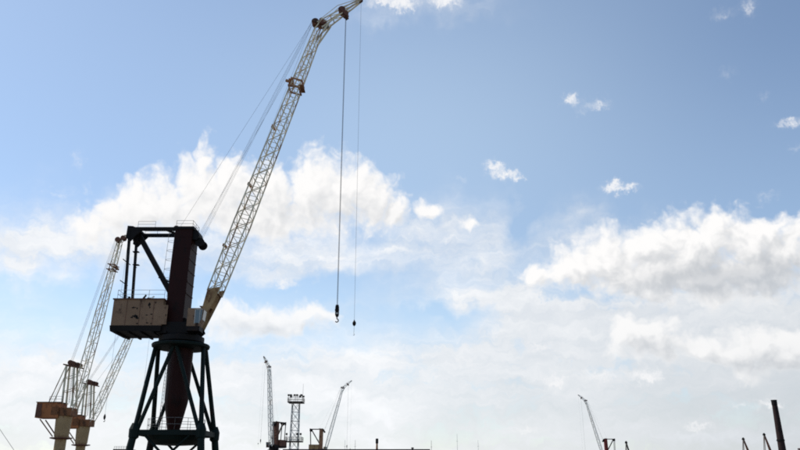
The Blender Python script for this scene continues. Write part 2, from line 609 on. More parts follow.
def tower_crane(loc, yaw, mats, label, boom_dir, near=True, group=None, blf=1.015):
    root = empty('portal_crane', loc, yaw, label, 'crane', group)
    zr = L(181, 346)[1]
    zp = L(175, 434)[1]
    # portal: upper ring, four raking legs, inverted V braces, lower platform, lower legs on bogies
    MB().lathe([(1.3, zr - 0.3), (2.3, zr - 0.26), (2.52, zr - 0.16), (2.56, zr), (2.5, zr + 0.1), (1.6, zr + 0.2)], n=32).build('upper_ring', mats['portal'], root)
    ut, wt_, ub, wb, sh_ = 2.15, 0.42, 2.8, 2.35, 0.32        # the trestle's foot stands a little forward
    for su in (-1, 1):
        for sw in (-1, 1):
            MB().tube((su * ut, sw * wt_, zr - 0.25), (su * ub + sh_, sw * wb, zp), 0.19, 0.21, n=12).build('leg', mats['portal'], root)
            MB().tube((su * 0.12, sw * 1.75, zr - 0.25), (su * (ub - 0.2) + sh_, sw * (wb - 0.05), zp + 0.15), 0.17, n=10).build('brace', mats['portal'], root)
            f = MB().tube((su * ub + sh_, sw * wb, zp), (su * (ub + 0.55) + sh_, sw * (wb + 0.5), 0.95), 0.3, 0.34, n=12)
            f.lathe([(0.25, zp - 0.55), (0.42, zp - 0.4), (0.44, zp + 0.25), (0.24, zp + 0.75)], (su * ub + sh_, sw * wb, 0), 12)
            f.build('lower_leg', mats['portal'], root)
            b = MB().box((su * (ub + 0.55) + sh_, sw * (wb + 0.5), 0.7), (1.9, 0.5, 0.5))
            bo = b.build('bogie', mats['portal'], root)
            for k in (-1, 1):
                MB().lathe([(0.1, -0.16), (0.32, -0.1), (0.35, 0.0), (0.32, 0.1), (0.1, 0.16)], (su * (ub + 0.55) + sh_ + k * 0.6, sw * (wb + 0.5), 0.36), 16, 'Y').build('wheel', 'black', bo)
    MB().lathe([(1.0, zp - 0.95), (1.7, zp - 0.9), (2.3, zp - 0.55), (2.5, zp - 0.2), (2.5, zp + 0.16), (1.0, zp + 0.18)], (sh_, 0, 0), n=32).build('lower_platform', mats['portal'], root)
    for sw in (-1, 1):
        MB().bar((-ub + sh_, sw * wb, zp), (ub + sh_, sw * wb, zp), 0.34, 0.42).build('cross_beam', mats['portal'], root)
        MB().bar((sw * ub + sh_, -wb + 0.18, zp), (sw * ub + sh_, wb - 0.18, zp), 0.3, 0.4).build('cross_beam', mats['portal'], root)
        for k in (-1, 1):
            MB().tube((k * 1.9 + sh_, sw * wb, zp - 0.2), (k * 0.1 + sh_, sw * wb * 0.98, zp - 1.9), 0.11, n=8).build('brace', mats['portal'], root)
    # king post under the ring, ending in a pivot cone
    MB().lathe([(1.05, zr + 0.9), (1.05, zr - 0.4), (1.02, L(177, 400)[1]), (0.97, L(177, 404)[1]), (0.55, L(175, 429)[1]), (0.5, zp)], (0.08, 0, 0), 24).build('king_post', mats['tower'], root)
    if near:
        r = MB()
        railing(r, [(2.42 * math.cos(t) + sh_, 2.42 * math.sin(t), zp + 0.16) for t in [2 * math.pi * k / 14 for k in range(15)]], 1.05, 1.2, 0.02)
        ladder(r, (-1.5, 0.9, zp + 0.2), (-1.35, 0.9, zr - 0.4), hoops=False)
        r.build('platform_railing', 'rail', root)
    # tower column: a tall plated box
    u0, z1 = Lw(175.5, 229, -1.05)
    u1, _ = Lw(191, 245, -1.05)
    z0 = zr + 0.2
    tw = MB()
    lo = [Vector(p) for p in ((u0 - 0.1, -1.1, z0), (u1 - 0.05, -1.1, z0), (u1 - 0.05, 1.1, z0), (u0 - 0.1, 1.1, z0))]
    hi = [Vector(p) for p in ((u0 + 0.0, -1.05, z1), (u1, -1.05, z1), (u1, 1.05, z1), (u0, 1.05, z1))]
    tw.loft([lo, hi])
    for k in range(1, 7):                                     # plate stiffeners
        z = z0 + 3.4 + (z1 - z0 - 3.6) * k / 6.5
        tw.box(((u0 + u1) / 2, 0, z), (u1 - u0 + 0.05, 2.14, 0.09))
    t_o = tw.build('tower', mats['tower'], root)
    # slewing platform at the tower's foot
    pl = MB().lathe([(1.9, zr + 0.24), (2.0, zr + 0.3), (2.0, zr + 0.75), (1.5, zr + 0.95)], n=28)
    pl.box((u0 + 1.0, 0, zr + 1.4), (3.2, 3.0, 1.0))
    pl.build('slewing_platform', 'black', root)
    # head: top cap, front sheave housing
    hb = MB()
    hb.box(((u0 + u1) / 2, 0, z1 + 0.12), (u1 - u0 + 0.3, 2.3, 0.24))
    hb.prism([(u1 - 0.2, z1 + 0.1), (u1 + 0.42, z1 - 0.05), (u1 + 0.62, z1 - 0.55), (u1 + 0.45, z1 - 1.0), (u1 - 0.2, z1 - 0.9)], -0.85, 0.85)
    for w in (-0.6, 0, 0.6):
        hb.box((u0 + 0.5 + w, w * 0.8, z1 + 0.36), (0.28, 0.3, 0.26))
    h_o = hb.build('tower_head', 'black', root)
    for w in (-0.55, 0.55):
        s = MB(); sheave(s, (u1 + 0.66, w, z1 - 1.15), 0.42, 0.22); s.build('sheave', 'black', h_o)
    # rear frame: a post and a top beam on either side, one long strut between them
    FW = 0.95
    zt = Lw(150, 229, -FW)[1]
    ul, zn = Lw(130, 229, -FW)[0], Lw(130, 240, -FW)[1]
    ub_, zbm = Lw(125.0, 299, -FW)
    for w in (-FW, FW):
        MB().bar((ul, w, zt), (ub_, w, zbm - 0.3), 0.2, 0.26).build('frame_post', 'black', root)
        bm_ = MB().bar((ul - 0.05, w, zt), (u0 + 0.2, w, zt), 0.24, 0.32)
        bm_.prism([(ul - 0.22, zt + 0.30), (ul + 0.3, zt + 0.26), (ul + 1.15, zt - 0.12), (ul + 0.75, zt - 0.55), (ul + 0.2, zn - 0.1), (ul - 0.25, zn + 0.2)], w - 0.1, w + 0.1)
        bm_.build('top_beam', 'black', root)
    MB().bar((ul + 0.55, 0, zt - 0.25), (u0 + 0.1, 0, Lw(172, 297, 0)[1]), 0.5, 0.44).build('strut', 'black', root)
    MB().bar((u0 - 1.45, 0.1, Lw(160, 277, 0)[1]), (u0 + 0.2, 0.1, Lw(172, 284, 0)[1]), 0.14).build('strut', 'black', root)
    for c, dd in ((ul + 0.1, 0.3), (ul + 0.8, 0.2)):
        MB().bar((c, -FW + 0.13, zt - 0.05), (c, FW - 0.13, zt - 0.05), dd).build('cross_tie', 'black', root)
    MB().bar((ul + 0.45, 0, zt - 0.1), (ul + 0.45, 0, zt - 1.0), 0.5, 0.9).build('gusset', 'black', root)
    MB().bar((u0 - 1.0, -FW + 0.1, zt - 0.03), (u0 - 0.1, FW - 0.1, zt - 0.03), 0.16).build('cross_tie', 'black', root)
    if near:
        r = MB()
        railing(r, [(L(142, 227)[0], -1.0, zt + 0.15), (L(159, 227)[0], -1.0, zt + 0.15)], 0.6, 1.3, 0.016)
        r.build('top_railing', 'rail', root)
        r = MB()
        railing(r, [(u0 + 0.05, -1.05, z1 + 0.24), (u1, -1.05, z1 + 0.24), (u1, 1.05, z1 + 0.24), (u0 + 0.05, 1.05, z1 + 0.24)], 0.6, 1.3, 0.018)
        r.build('top_railing', 'rail', root)
        r = MB()
        railing(r, [(L(142, 227)[0], 1.0, zt + 0.15), (u0, 1.0, zt + 0.15)], 0.6, 1.3, 0.016)
        r.build('top_railing', 'rail', root)
        r = MB()
        ladder(r, (u0 - 0.45, 0.2, L(170, 297)[1]), (u0 - 0.35, 0.2, zl_of()), back=Vector((-1, 0, 0)), r=0.02)
        r.build('ladder', 'rail', root)
        for py in (252, 265):
            p = Vector((*Lw(133.5, py, FW), 0)); p = Vector((p.x, FW, p.y))
            r = MB().box(p + Vector((0.25, 0, 0)), (0.55, 0.4, 0.07))
            r.bar(p + Vector((0, 0, -0.02)), p + Vector((0.35, 0, -0.28)), 0.06)
            r.build('step_bracket', 'black', root)
        for py in (262, 283):
            z = Lw(128, py, 0)[1]
            MB().bar((ul - 0.28, -FW, z), (ul - 0.28, FW, z), 0.06).build('cross_tie', 'black', root)
    # machinery house
    ul, zt2 = Lw(114, 299.5, -1.75)
    ur, zb = Lw(172, 325.5, -1.75)
    ur = u0 - 0.12
    hs = MB()
    hs.box(((ul + ur) / 2, 0, (zt2 + zb) / 2), (ur - ul, 3.5, zt2 - zb))
    h_o = hs.build('machinery_house', mats['house'], root)
    rf = MB().box(((ul + ur) / 2 + 0.0, 0, zt2 + 0.05), (ur - ul + 0.16, 3.66, 0.1))
    rf.build('roof', 'brown', h_o)
    sk = MB().loft([[Vector(p) for p in ((ul + 0.0, -1.76, zb - 0.5), (ur, -1.76, zb - 0.5), (ur, 1.76, zb - 0.5), (ul + 0.0, 1.76, zb - 0.5))],
                    [Vector(p) for p in ((ul - 0.06, -1.82, zb), (ur + 0.02, -1.82, zb), (ur + 0.02, 1.82, zb), (ul - 0.06, 1.82, zb))]])
    for k in range(5):
        sk.bar((ul + 0.5 + k * 1.1, -1.7, zb - 0.55), (ul + 0.5 + k * 1.1, 1.7, zb - 0.55), 0.16, 0.2)
    sk.build('floor_frame', 'black', h_o)
    if near:
        for px in (126.5, 140, 153.5):
            u_ = Lw(px, 310, -1.75)[0]
            MB().box((u_, -1.756, (zt2 + zb) / 2), (0.035, 0.014, zt2 - zb - 0.1)).build('panel_joint', 'brown', h_o)
        u_, z_ = Lw(163, 313, -1.75)
        dr = MB().box((u_, -1.76, z_ - 0.15), (0.8, 0.02, 1.75)).build('door', 'beige', h_o)
        MB().box((u_ + 0.28, -1.78, z_ - 0.2), (0.05, 0.03, 0.16)).build('handle', 'black', dr)
        rnd = random.Random(3)
        for px, py, sx_, sy_ in ((135.5, 316, 3.2, 1.6), (137, 318, 1.8, 1.6), (132, 317.5, 1.5, 0.8), (134, 307.5, 2.6, 0.8), (137.2, 308.5, 1.0, 0.9),
                                 (149.4, 304.5, 1.3, 2.6), (149.8, 307.5, 0.8, 1.2), (146.5, 315, 1.3, 0.7), (151.5, 314.2, 1.1, 0.8), (152.5, 318.5, 0.9, 0.6),
                                 (137.5, 323.5, 1.6, 0.7), (147, 322.8, 1.6, 0.8), (151, 323.5, 0.9, 0.7), (155.5, 302.5, 1.2, 0.6)):
            u_, z_ = Lw(px, py, -1.75)
            ring = [(u_ + sx_ * 0.085 * math.cos(t) * rnd.uniform(0.5, 1.25), z_ + sy_ * 0.085 * math.sin(t) * rnd.uniform(0.5, 1.25)) for t in [2 * math.pi * k / 11 for k in range(11)]]
            MB().prism(ring, -1.758, -1.749).build('rust_patch', 'black', h_o)
        r = MB()
        railing(r, [(ul + 0.25, -1.65, zt2 + 0.1), (ur, -1.65, zt2 + 0.1)], 0.8, 1.3, 0.018)
        railing(r, [(ul + 0.25, -1.65, zt2 + 0.1), (ul + 0.25, 1.65, zt2 + 0.1)], 0.8, 1.3, 0.018)
        railing(r, [(ul + 0.25, 1.65, zt2 + 0.1), (ur, 1.65, zt2 + 0.1)], 0.8, 1.3, 0.018)
        r.build('roof_railing', 'rail', h_o)
        zr_ = zt2 + 0.1
        MB().tube((L(132, 297)[0], -1.0, zr_), (L(134, 297)[0], -1.0, zr_ + 0.35), 0.14, 0.1).build('roof_vent', 'black', h_o)
        MB().tube((L(146, 297)[0], -1.0, zr_), (L(150, 297)[0], -1.0, zr_ + 0.5), 0.09).build('roof_pipe', 'black', h_o)
    # operator's cabin hung on the tower's front
    cl, cz1 = Lw(188, 308, -2.25)
    cr, cz0 = Lw(202, 326, -2.25)
    cb = MB()
    w0, w1 = -2.25, -1.15
    cb.prism([(cl, cz0), (cr - 0.28, cz0), (cr - 0.1, cz0 + 0.55), (cr, cz1), (cl, cz1)], w0, w1)
    c_o = cb.build('operator_cabin', mats['house'], root)
    gl = MB()
    um = cl + (cr - cl) * 0.50
    gl.prism([(um, cz0 + 0.28), (cr - 0.30, cz0 + 0.28), (cr - 0.14, cz0 + 0.55), (cr - 0.06, cz1 - 0.18), (um, cz1 - 0.18)], w0 - 0.02, w0 - 0.004)
    gl.loft([[Vector((cr - 0.09, w, cz0 + 0.6)) for w in (w0 + 0.1, w1 - 0.1)] + [Vector((cr - 0.0, w, cz1 - 0.15)) for w in (w1 - 0.1, w0 + 0.1)],
             [Vector((cr - 0.06, w, cz0 + 0.6)) for w in (w0 + 0.1, w1 - 0.1)] + [Vector((cr + 0.03, w, cz1 - 0.15)) for w in (w1 - 0.1, w0 + 0.1)]])
    gl.build('window', 'glass', c_o)
    fr = MB()
    fr.bar((um, w0 - 0.03, cz0 + 0.2), (um, w0 - 0.03, cz1 - 0.1), 0.06)
    fr.bar((um + 0.42, w0 - 0.03, cz0 + 0.2), (um + 0.42, w0 - 0.03, cz1 - 0.1), 0.05)
    fr.bar((um, w0 - 0.03, cz1 - 0.14), (cr - 0.05, w0 - 0.03, cz1 - 0.14), 0.06)
    fr.build('window_frame', 'light_grey', c_o)
    MB().box(((cl + cr) / 2 - 0.1, (w0 + w1) / 2, cz0 - 0.22), (cr - cl - 0.2, w1 - w0 + 0.1, 0.4)).build('cabin_bracket', 'black', c_o)
    # front brackets that carry the boom hinge
    hp = P3(200, 331)
    for w in (-0.75, 0.75):
        MB().prism([(u1 - 0.3, L(190, 318)[1]), (hp.x + 0.1, hp.z + 0.35), (hp.x + 0.3, hp.z - 0.1), (hp.x - 0.2, hp.z - 0.55), (u1 - 0.6, L(190, 338)[1])], w - 0.09, w + 0.09).build('hinge_bracket', 'black', root)
    # boom -----------------------------------------------------------------
    blen = (P3(320, 27) - hp).length * blf
    d = Vector((math.cos(boom_dir), 0, math.sin(boom_dir)))
    h = Vector((-d.z, 0, d.x))                                 # upper side of the boom
    T = lambda s, t, w=0.0: hp + d * (s * blen) + h * t + Vector((0, w, 0))
    lb = MB()
    s0 = 0.105 if near else 0.0
    wide, lace = (0.105, 0.055) if near else (0.17, 0.085)
    lattice(lb, T(s0, 0), T(0.97, 0), [(0, 1.05, 1.5), (0.24, 1.3, 1.45), (0.75, 0.95, 1.25), (1, 0.62, 1.1)], 30 if near else 18, wide, lace)
    # jib nose, bent forward
    ta = Vector((math.cos(boom_dir - R(35)), 0, math.sin(boom_dir - R(35))))
    th = Vector((-ta.z, 0, ta.x))
    nl = (P3(362, 2) - P3(320, 27)).length
    k0 = T(0.985, 0)
    N = lambda s, t, w=0.0: k0 + ta * (s * nl) + th * t + Vector((0, w, 0))
    for w in (-0.45, 0.45):
        lb.bar(N(0.0, 0.42, w), N(1.0, 0.12, w * 0.4), 0.1)
        lb.bar(N(0.0, -0.42, w), N(1.0, -0.08, w * 0.4), 0.12)
        lb.bar(T(0.97, 0.3, w), N(0.12, 0.42, w), 0.1)
        lb.bar(T(0.93, -0.35, w), N(0.2, -0.38, w), 0.14)
        for k in range(4):
            lb.bar(N(k / 4, 0.4 - k * 0.075, w * (1 - 0.15 * k)), N((k + 1) / 4, -0.4 + (k + 1) * 0.08, w * (1 - 0.15 * (k + 1))), 0.06)
        lb.bar(N(0.1, 0.5, w), N(0.55, 0.85, w * 0.6), 0.05)
        lb.bar(N(0.55, 0.85, w * 0.6), N(1.0, 0.2, w * 0.3), 0.05)
    for s in (0.02, 0.3, 0.6, 0.98):
        ww = 0.5 * (1 - 0.6 * s)
        lb.bar(N(s, 0.3 - s * 0.2, -ww), N(s, 0.3 - s * 0.2, ww), 0.09)
        lb.bar(N(s, -0.34 + s * 0.26, -ww), N(s, -0.34 + s * 0.26, ww), 0.09)
    b_o = lb.build('boom', mats['boom'], root)
    if near:
        rp = MB()
        hh = 0.56
        out = [T(0.0, -0.12), T(s0 + 0.02, -hh), T(s0 + 0.005, hh), T(0.01, 0.2)]
        for w in (-0.72, 0.72):
            rp.prism([(p.x, p.z) for p in out], w - 0.05, w + 0.05)
        rp.bar(T(s0 * 0.6, 0.25, -0.67), T(s0 * 0.6, 0.25, 0.67), 0.9, 0.06)
        rp.bar(T(s0, -0.45, -0.67), T(s0, -0.45, 0.67), 0.2, 0.1)
        rp.build('boom_root', 'ochre', b_o)
        cm = MB()
        for s in (0.755, 0.78):                                 # collar with a small walkway
            for t in (-0.55, 0.6):
                cm.bar(T(s, t, -0.8), T(s, t, 0.8), 0.14)
            for w in (-0.75, 0.75):
                cm.bar(T(s, -0.6, w), T(s, 0.65, w), 0.13)
        cm.bar(T(0.765, 0.6, -0.85), T(0.765, 1.0, -0.85), 0.28, 0.2)
        cm.bar(T(0.765, -0.62, -0.8), T(0.765, -0.62, 0.8), 0.5, 0.06)
        cm.bar(T(0.775, 0.55, -0.85), T(0.775, 0.8, 0.85), 0.5, 0.08)
        cm.build('collar', 'tan', b_o)
        for s, t in ((0.24, 0.72), (0.62, 0.6), (0.43, 0.68)):
            k = MB()
            k.box(T(s, t + 0.05, 0), (0.2, 1.1, 0.14))
            sheave(k, T(s, t + 0.16), 0.15, 0.16, 12)
            k.build('rope_guide', 'tan', b_o)
    # sheaves on the boom's head
    sh = [(T(0.995, 0.62), 0.38, 0.5), (N(0.12, 0.25), 0.34, 0.3), (N(0.56, 0.15), 0.38, 0.55), (N(1.0, 0.0), 0.26, 0.3)]
    for i, (c, r, w) in enumerate(sh):
        k = MB()
        for q in ((-0.5, 0.0, 0.5) if i in (0, 2) else (0.0,)):
            sheave(k, c + Vector((0, q * w, 0)), r, w * 0.42)
        if i in (0, 2):
            dn = (h * -1 if i == 0 else th * -1)
            sheave(k, c + dn * 0.62 + (d * -0.12 if i == 0 else ta * 0.03), r * 0.85, w)
            for q in (-0.42, 0.42):
                k.bar(c + Vector((0, q, 0)) - dn * 0.25, c + dn * 0.95 + Vector((0, q, 0)), 0.1, 0.34)
        if i == 1:
            k.bar(c + th * 0.55, c - th * 0.75, 0.3, 0.3)
        k.build('sheave', 'brown', b_o)
    # ropes: luffing ropes back to the tower's head, hoist ropes down to the hooks
    rr = 0.010 if near else 0.009
    rp = MB()
    hd = Vector((u1 + 0.72, 0, z1 - 0.9))
    for w in (-0.5, -0.2, 0.2, 0.5):
        rp.tube(T(0.995, 0.95, w * 0.7), hd + Vector((-0.2, w, 0.3)), rr, n=5)
    rp.tube(T(0.765, 1.0, -0.85), hd + Vector((-0.3, -0.7, 0.2)), rr, n=5)
    rp.tube(T(0.995, 1.0, 0), Vector((u0 - 0.3, 0.3, z1 + 0.1)), rr, n=5)
    rp.tube(T(0.99, 1.0, 0.2), T(0.24, 0.9, 0.2), rr, n=5)
    rp.build('luffing_rope', 'steel_rope', root)
    zh = L(336, 307)[1]
    m0 = N(0.58, -0.4)
    m0 = Vector((m0.x, 0, m0.z))
    hr = MB()
    for w in (-0.05, 0.05):
        hr.tube(m0 + Vector((w * 0.5, w, 0)), (m0.x + w * 0.5, w, zh), 0.020 if near else 0.014, n=5)
    hr.build('hoist_rope', 'steel_rope', root)
    hk = MB()
    c = Vector((m0.x, 0, zh))
    hk.prism([(c.x - 0.12, zh + 0.2), (c.x + 0.12, zh + 0.2), (c.x + 0.17, zh), (c.x + 0.17, zh - 0.75), (c.x + 0.10, zh - 0.92), (c.x - 0.10, zh - 0.92), (c.x - 0.17, zh - 0.75), (c.x - 0.17, zh)], -0.09, 0.09)
    sheave(hk, c + Vector((0, -0.11, -0.3)), 0.2, 0.08, 16)
    k_o = hk.build('hook_block', 'black', root)
    if near:
        MB().box(c + Vector((0, -0.13, -0.62)), (0.2, 0.1, 0.16)).build('maker_plate', 'light_grey', k_o)
    hh_ = MB()
    pts = [c + Vector((0, 0, -0.92)), c + Vector((0, 0, -1.1))] + [c + Vector((0.14 * math.sin(t), 0, -1.26 + 0.15 * math.cos(t))) for t in [R(a) for a in range(0, 250, 30)]]
    hh_.path(pts, 0.05, 8)
    hh_.build('hook', 'brown', k_o)
    a0 = N(1.0, -0.1)
    a0 = Vector((a0.x, 0, a0.z))
    zh2 = L(355, 322)[1]
    MB().tube(a0, (a0.x, 0, zh2), 0.011, n=5).build('auxiliary_rope', 'steel_rope', root)
    b = MB()
    b.lathe([(0.02, zh2 + 0.22), (0.07, zh2 + 0.1), (0.15, zh2 - 0.02), (0.17, zh2 - 0.14), (0.12, zh2 - 0.3), (0.03, zh2 - 0.38)], (a0.x, 0, 0), 14)
    b.tube((a0.x, 0, zh2 - 0.36), (a0.x - 0.02, 0, zh2 - 1.1), 0.012, n=5)
    b.path([Vector((a0.x - 0.02 + 0.06 * math.sin(t), 0, zh2 - 1.16 + 0.07 * math.cos(t))) for t in [R(k) for k in range(0, 250, 30)]], 0.018, 5)
    b.build('auxiliary_hook', 'black', root)
    return root


def zl_of():
    return L(170, 232)[1]


hinge, head = P3(200, 331), P3(320, 27)
LUFF = math.atan2(head.z - hinge.z, head.x - hinge.x)
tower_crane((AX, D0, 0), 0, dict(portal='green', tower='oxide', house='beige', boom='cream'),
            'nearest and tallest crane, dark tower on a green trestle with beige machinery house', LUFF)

# far cranes of the same build: (tower px, distance, yaw, boom angle)
FAR = [
    (322, 348, R(0), R(75.5), 0.87, dict(portal='green', tower='tan', house='ochre', boom='pale'), 'far crane with tan tower and yellow house behind the shed roof'),
    (274, 304, R(180 + 60), R(82), 0.93, dict(portal='black', tower='brown', house='brown', boom='pale'), 'far brown crane left of the lamp mast, its pale boom standing almost upright'),
    (605, 434, R(180), R(76.5), 0.95, dict(portal='green', tower='red', house='red', boom='pale'), 'far red crane with pale boom leaning left, alone in the middle of the right half'),
]
for px, dist, yaw, ba, blf, mats, label in FAR:
    p = at(px, 445, dist)
    tower_crane((p.x, dist, 0), yaw, mats, label, ba, near=False, group='far tower cranes on portals', blf=blf)

# ------------------------------------------------------------------ pedestal cranes on the left
D1 = 125.0
AX1 = at(63, 425, D1).x


def L1(px, py, w=0.0):
    p = at(px, py, D1)
    return Vector((p.x - AX1, w, p.z))


def pedestal_crane(loc, yaw, tip, label, hook_z):
    root = empty('pedestal_crane', loc, yaw, label, 'crane', 'pale cranes on round pedestals')
    zf = L1(60, 438).z
    zh0, zh1 = L1(60, 419).z, L1(60, 404).z
    MB().lathe([(1.5, 0), (1.5, 0.4), (0.9, 0.5), (0.9, zf - 0.25)], n=28).build('pedestal', 'column', root)
    MB().lathe([(1.0, zf - 0.25), (1.75, zf - 0.1), (1.75, zf + 0.06), (1.05, zf + 0.1)], n=28).build('walkway', 'brown', root)
    MB().lathe([(1.05, zf + 0.1), (1.15, zf + 0.4), (1.27, zh0), (1.27, zh0 + 0.9)], n=28).build('turret', 'column', root)
    ul, ur = L1(40, 411).x, L1(74, 411).x
    h_ = MB().box((ul + 1.9, 0, (zh0 + zh1) / 2 + 0.1), (3.8, 3.0, zh1 - zh0))
    h_o = h_.build('machinery_house', 'orange_house', root)
    MB().box((ul + 1.9, 0, zh1 + 0.16), (4.0, 3.2, 0.12)).build('roof', 'black', h_o)
    MB().box((ul + 0.5, -1.53, (zh0 + zh1) / 2 + 0.1), (0.9, 0.04, zh1 - zh0 - 0.3)).build('side_panel', 'brown', h_o)
    MB().box((ul + 3.2, -1.53, (zh0 + zh1) / 2), (1.2, 0.05, 1.3)).build('louvre', 'rust', h_o)
    r = MB()
    railing(r, [(ul + 2, -1.5, zh1 + 0.2), (ur - 1.5, -1.5, zh1 + 0.2)], 0.9, 1.0, 0.03)
    r.build('roof_railing', 'rail', h_o)
    MB().box((ur - 1.0, 0, zh0 + 1.1), (2.2, 2.8, 1.3)).build('slewing_deck', 'rust', root)
    st = MB()
    for w in (-1.0, 1.0):
        st.bar((ul + 0.7, w, zh0 - 0.1), (-1.1, w * 0.8, zf + 0.2), 0.16)
    st.build('support_strut', 'rust', root)
    # A frame
    ztop = L1(72, 365).z
    ua, ub = L1(66.5, 366).x, L1(77, 367).x
    for w in (-0.8, 0.8):
        MB().bar((L1(63.5, 408).x, w, zh1), (ua + 0.3, w * 0.8, ztop), 0.26).build('frame_leg', 'cream', root)
        MB().bar((L1(74, 408).x, w, zh1 - 0.4), (ub - 0.2, w * 0.8, ztop - 0.3), 0.26).build('frame_leg', 'cream', root)
        MB().bar((L1(51, 403).x, w, zh1 + 0.2), (ua + 0.2, w * 0.8, ztop - 0.3), 0.13).build('back_stay', 'cream', root)
    tie = MB()
    for k in (0.3, 0.65):
        z = zh1 + (ztop - zh1) * k
        tie.bar((L1(65, 390).x, -0.75, z), (L1(75.5, 390).x, -0.75, z + 0.6), 0.09)
        tie.bar((L1(65, 390).x, 0.75, z), (L1(75.5, 390).x, 0.75, z + 0.6), 0.09)
        tie.bar((L1(65, 390).x, -0.75, z), (L1(65, 390).x, 0.75, z), 0.09)
    tie.build('cross_tie', 'cream', root)
    hb = MB()
    hb.bar((ua - 0.2, 0, ztop), (ub + 0.8, 0, ztop - 0.5), 1.9, 0.2)
    for u, z, rad in ((ua + 0.8, ztop + 0.35, 0.42), (ua + 1.5, ztop + 0.15, 0.36), (ub + 0.3, ztop - 0.05, 0.4)):
        for w in (-0.5, 0.5):
            sheave(hb, (u, w, z), rad, 0.3, 14)
    hb.build('frame_head', 'brown', root)
    ld = MB()
    ladder(ld, (L1(69, 404).x, 0, zh1 + 0.1), (L1(72, 372).x, 0, ztop - 0.4), r=0.03, hoops=False)
    ld.build('ladder', 'rail', root)
    # boom
    hp = L1(73.5, 411)
    MB().box(hp + Vector((-0.3, 0, -0.2)), (0.9, 2.2, 0.8)).build('boom_hinge', 'brown', root)
    tip = Vector(tip)
    d = (tip - hp).normalized()
    h = Vector((-d.z, 0, d.x))
    blen = (tip - hp).length
    T = lambda s, t, w=0.0: hp + d * (s * blen) + h * t + Vector((0, w, 0))
    lb = MB()
    lattice(lb, T(0.0, 0), T(0.97, 0), [(0, 0.35, 2.0), (0.10, 1.1, 1.7), (0.55, 1.15, 1.5), (1, 0.55, 1.0)], 18, 0.12, 0.055)
    for w in (-0.4, 0.4):
        lb.bar(T(0.95, 0.3, w), T(1.0, 0.35, w), 0.12)
        lb.bar(T(0.98, 0.3, w), T(1.02, -0.75, w * 0.6), 0.12)
        lb.bar(T(0.97, -0.2, w), T(1.04, -1.2, w * 0.5), 0.1)
    b_o = lb.build('boom', 'cream', root)
    cm = MB()
    for s in (0.80, 0.83):
        for t in (-0.5, 0.55):
            cm.bar(T(s, t, -0.85), T(s, t, 0.85), 0.16)
        for w in (-0.8, 0.8):
            cm.bar(T(s, -0.75, w), T(s, 0.75, w), 0.15)
    cm.bar(T(0.815, -0.9, 0), T(0.815, -0.5, 0), 1.4, 0.3)
    cm.build('collar', 'rust', b_o)
    for c, rad in ((T(0.985, 0.35), 0.5), (T(1.0, -0.5), 0.42)):
        k = MB()
        for w in (-0.35, 0.35):
            sheave(k, c + Vector((0, w, 0)), rad, 0.3, 16)
        k.build('sheave', 'brown', b_o)
    rp = MB()
    for w in (-0.4, 0, 0.4):
        rp.tube(T(0.985, 0.8, w), (ua + 0.8, w, ztop + 0.7), 0.02, n=4)
    rp.tube(T(0.6, 0.6, 0.3), (ub + 0.3, 0.3, ztop + 0.3), 0.02, n=4)
    rp.tube((ua + 0.6, 0.3, ztop + 0.2), (ul + 1.4, 0.3, zh1 + 0.2), 0.02, n=4)
    rp.build('luffing_rope', 'steel_rope', root)
    a = T(1.04, -1.2)
    MB().tube(a, (a.x, 0, hook_z), 0.018, n=4).build('hoist_rope', 'steel_rope', root)
    b = MB().lathe([(0.04, hook_z + 0.5), (0.16, hook_z + 0.2), (0.2, hook_z), (0.15, hook_z - 0.3), (0.04, hook_z - 0.45)], (a.x, 0, 0), 12)
    b.path([Vector((a.x + 0.12 * math.sin(t), 0, hook_z - 0.62 + 0.16 * math.cos(t))) for t in [R(k) for k in range(0, 250, 40)]], 0.05, 5)
    b.build('hook_ball', 'black', root)
    return root


tipB = L1(121, 238)
pedestal_crane((AX1, D1, 0), 0, tipB, 'left pedestal crane with orange machinery house and tall pale lattice boom', L1(108, 417).z)
D2 = 150.0
pc = at(82, 437, D2)
s2, e2 = at(91, 425, D2), at(130, 339, D2)
hpB = L1(73.5, 411)
lenB = (tipB - hpB).length
dC = (e2 - s2).normalized()
tipC = hpB + dC * lenB * 0.86
pedestal_crane((pc.x, D2, 0), 0, tipC, 'smaller looking pedestal crane just behind, its boom reaching behind the beige machinery house', at(133.5, 416, D2).z)

# ------------------------------------------------------------------ lamp mast
DM = 216.0
mb_ = at(294.3, 440, DM)
mast = empty('lamp_mast', (mb_.x, DM, 0), 0, 'pale lattice floodlight mast with two platforms between the two central cranes', 'lamp mast')


def LM(px, py):
    p = at(px, py, DM)
    return p.x - mb_.x, p.z


zt, zl_, zlm = LM(295, 403)[1], LM(295, 442)[1], LM(295, 396)[1]
m = MB()
bw, tw_ = 1.15, 1.0
for su in (-1, 1):
    for sw in (-1, 1):
        m.bar((su * bw * 1.15, sw * bw * 1.15, 0), (su * tw_, sw * tw_, zt), 0.2)
nb = 9
for k in range(nb):
    z0_, z1_ = zt * k / nb, zt * (k + 1) / nb
    r0, r1 = bw * 1.15 + (tw_ - bw * 1.15) * k / nb, bw * 1.15 + (tw_ - bw * 1.15) * (k + 1) / nb
    cs0 = [(-r0, -r0), (r0, -r0), (r0, r0), (-r0, r0)]
    cs1 = [(-r1, -r1), (r1, -r1), (r1, r1), (-r1, r1)]
    for q in range(4):
        a_, b_ = cs0[q], cs1[(q + 1) % 4]
        a2, b2 = cs0[(q + 1) % 4], cs1[q]
        m.bar((*a_, z0_), (*b_, z1_), 0.09)
        m.bar((*a2, z0_), (*b2, z1_), 0.09)
        m.bar((*cs1[q], z1_), (*cs1[(q + 1) % 4], z1_), 0.1)
m.build('lattice_shaft', 'light_grey', mast)
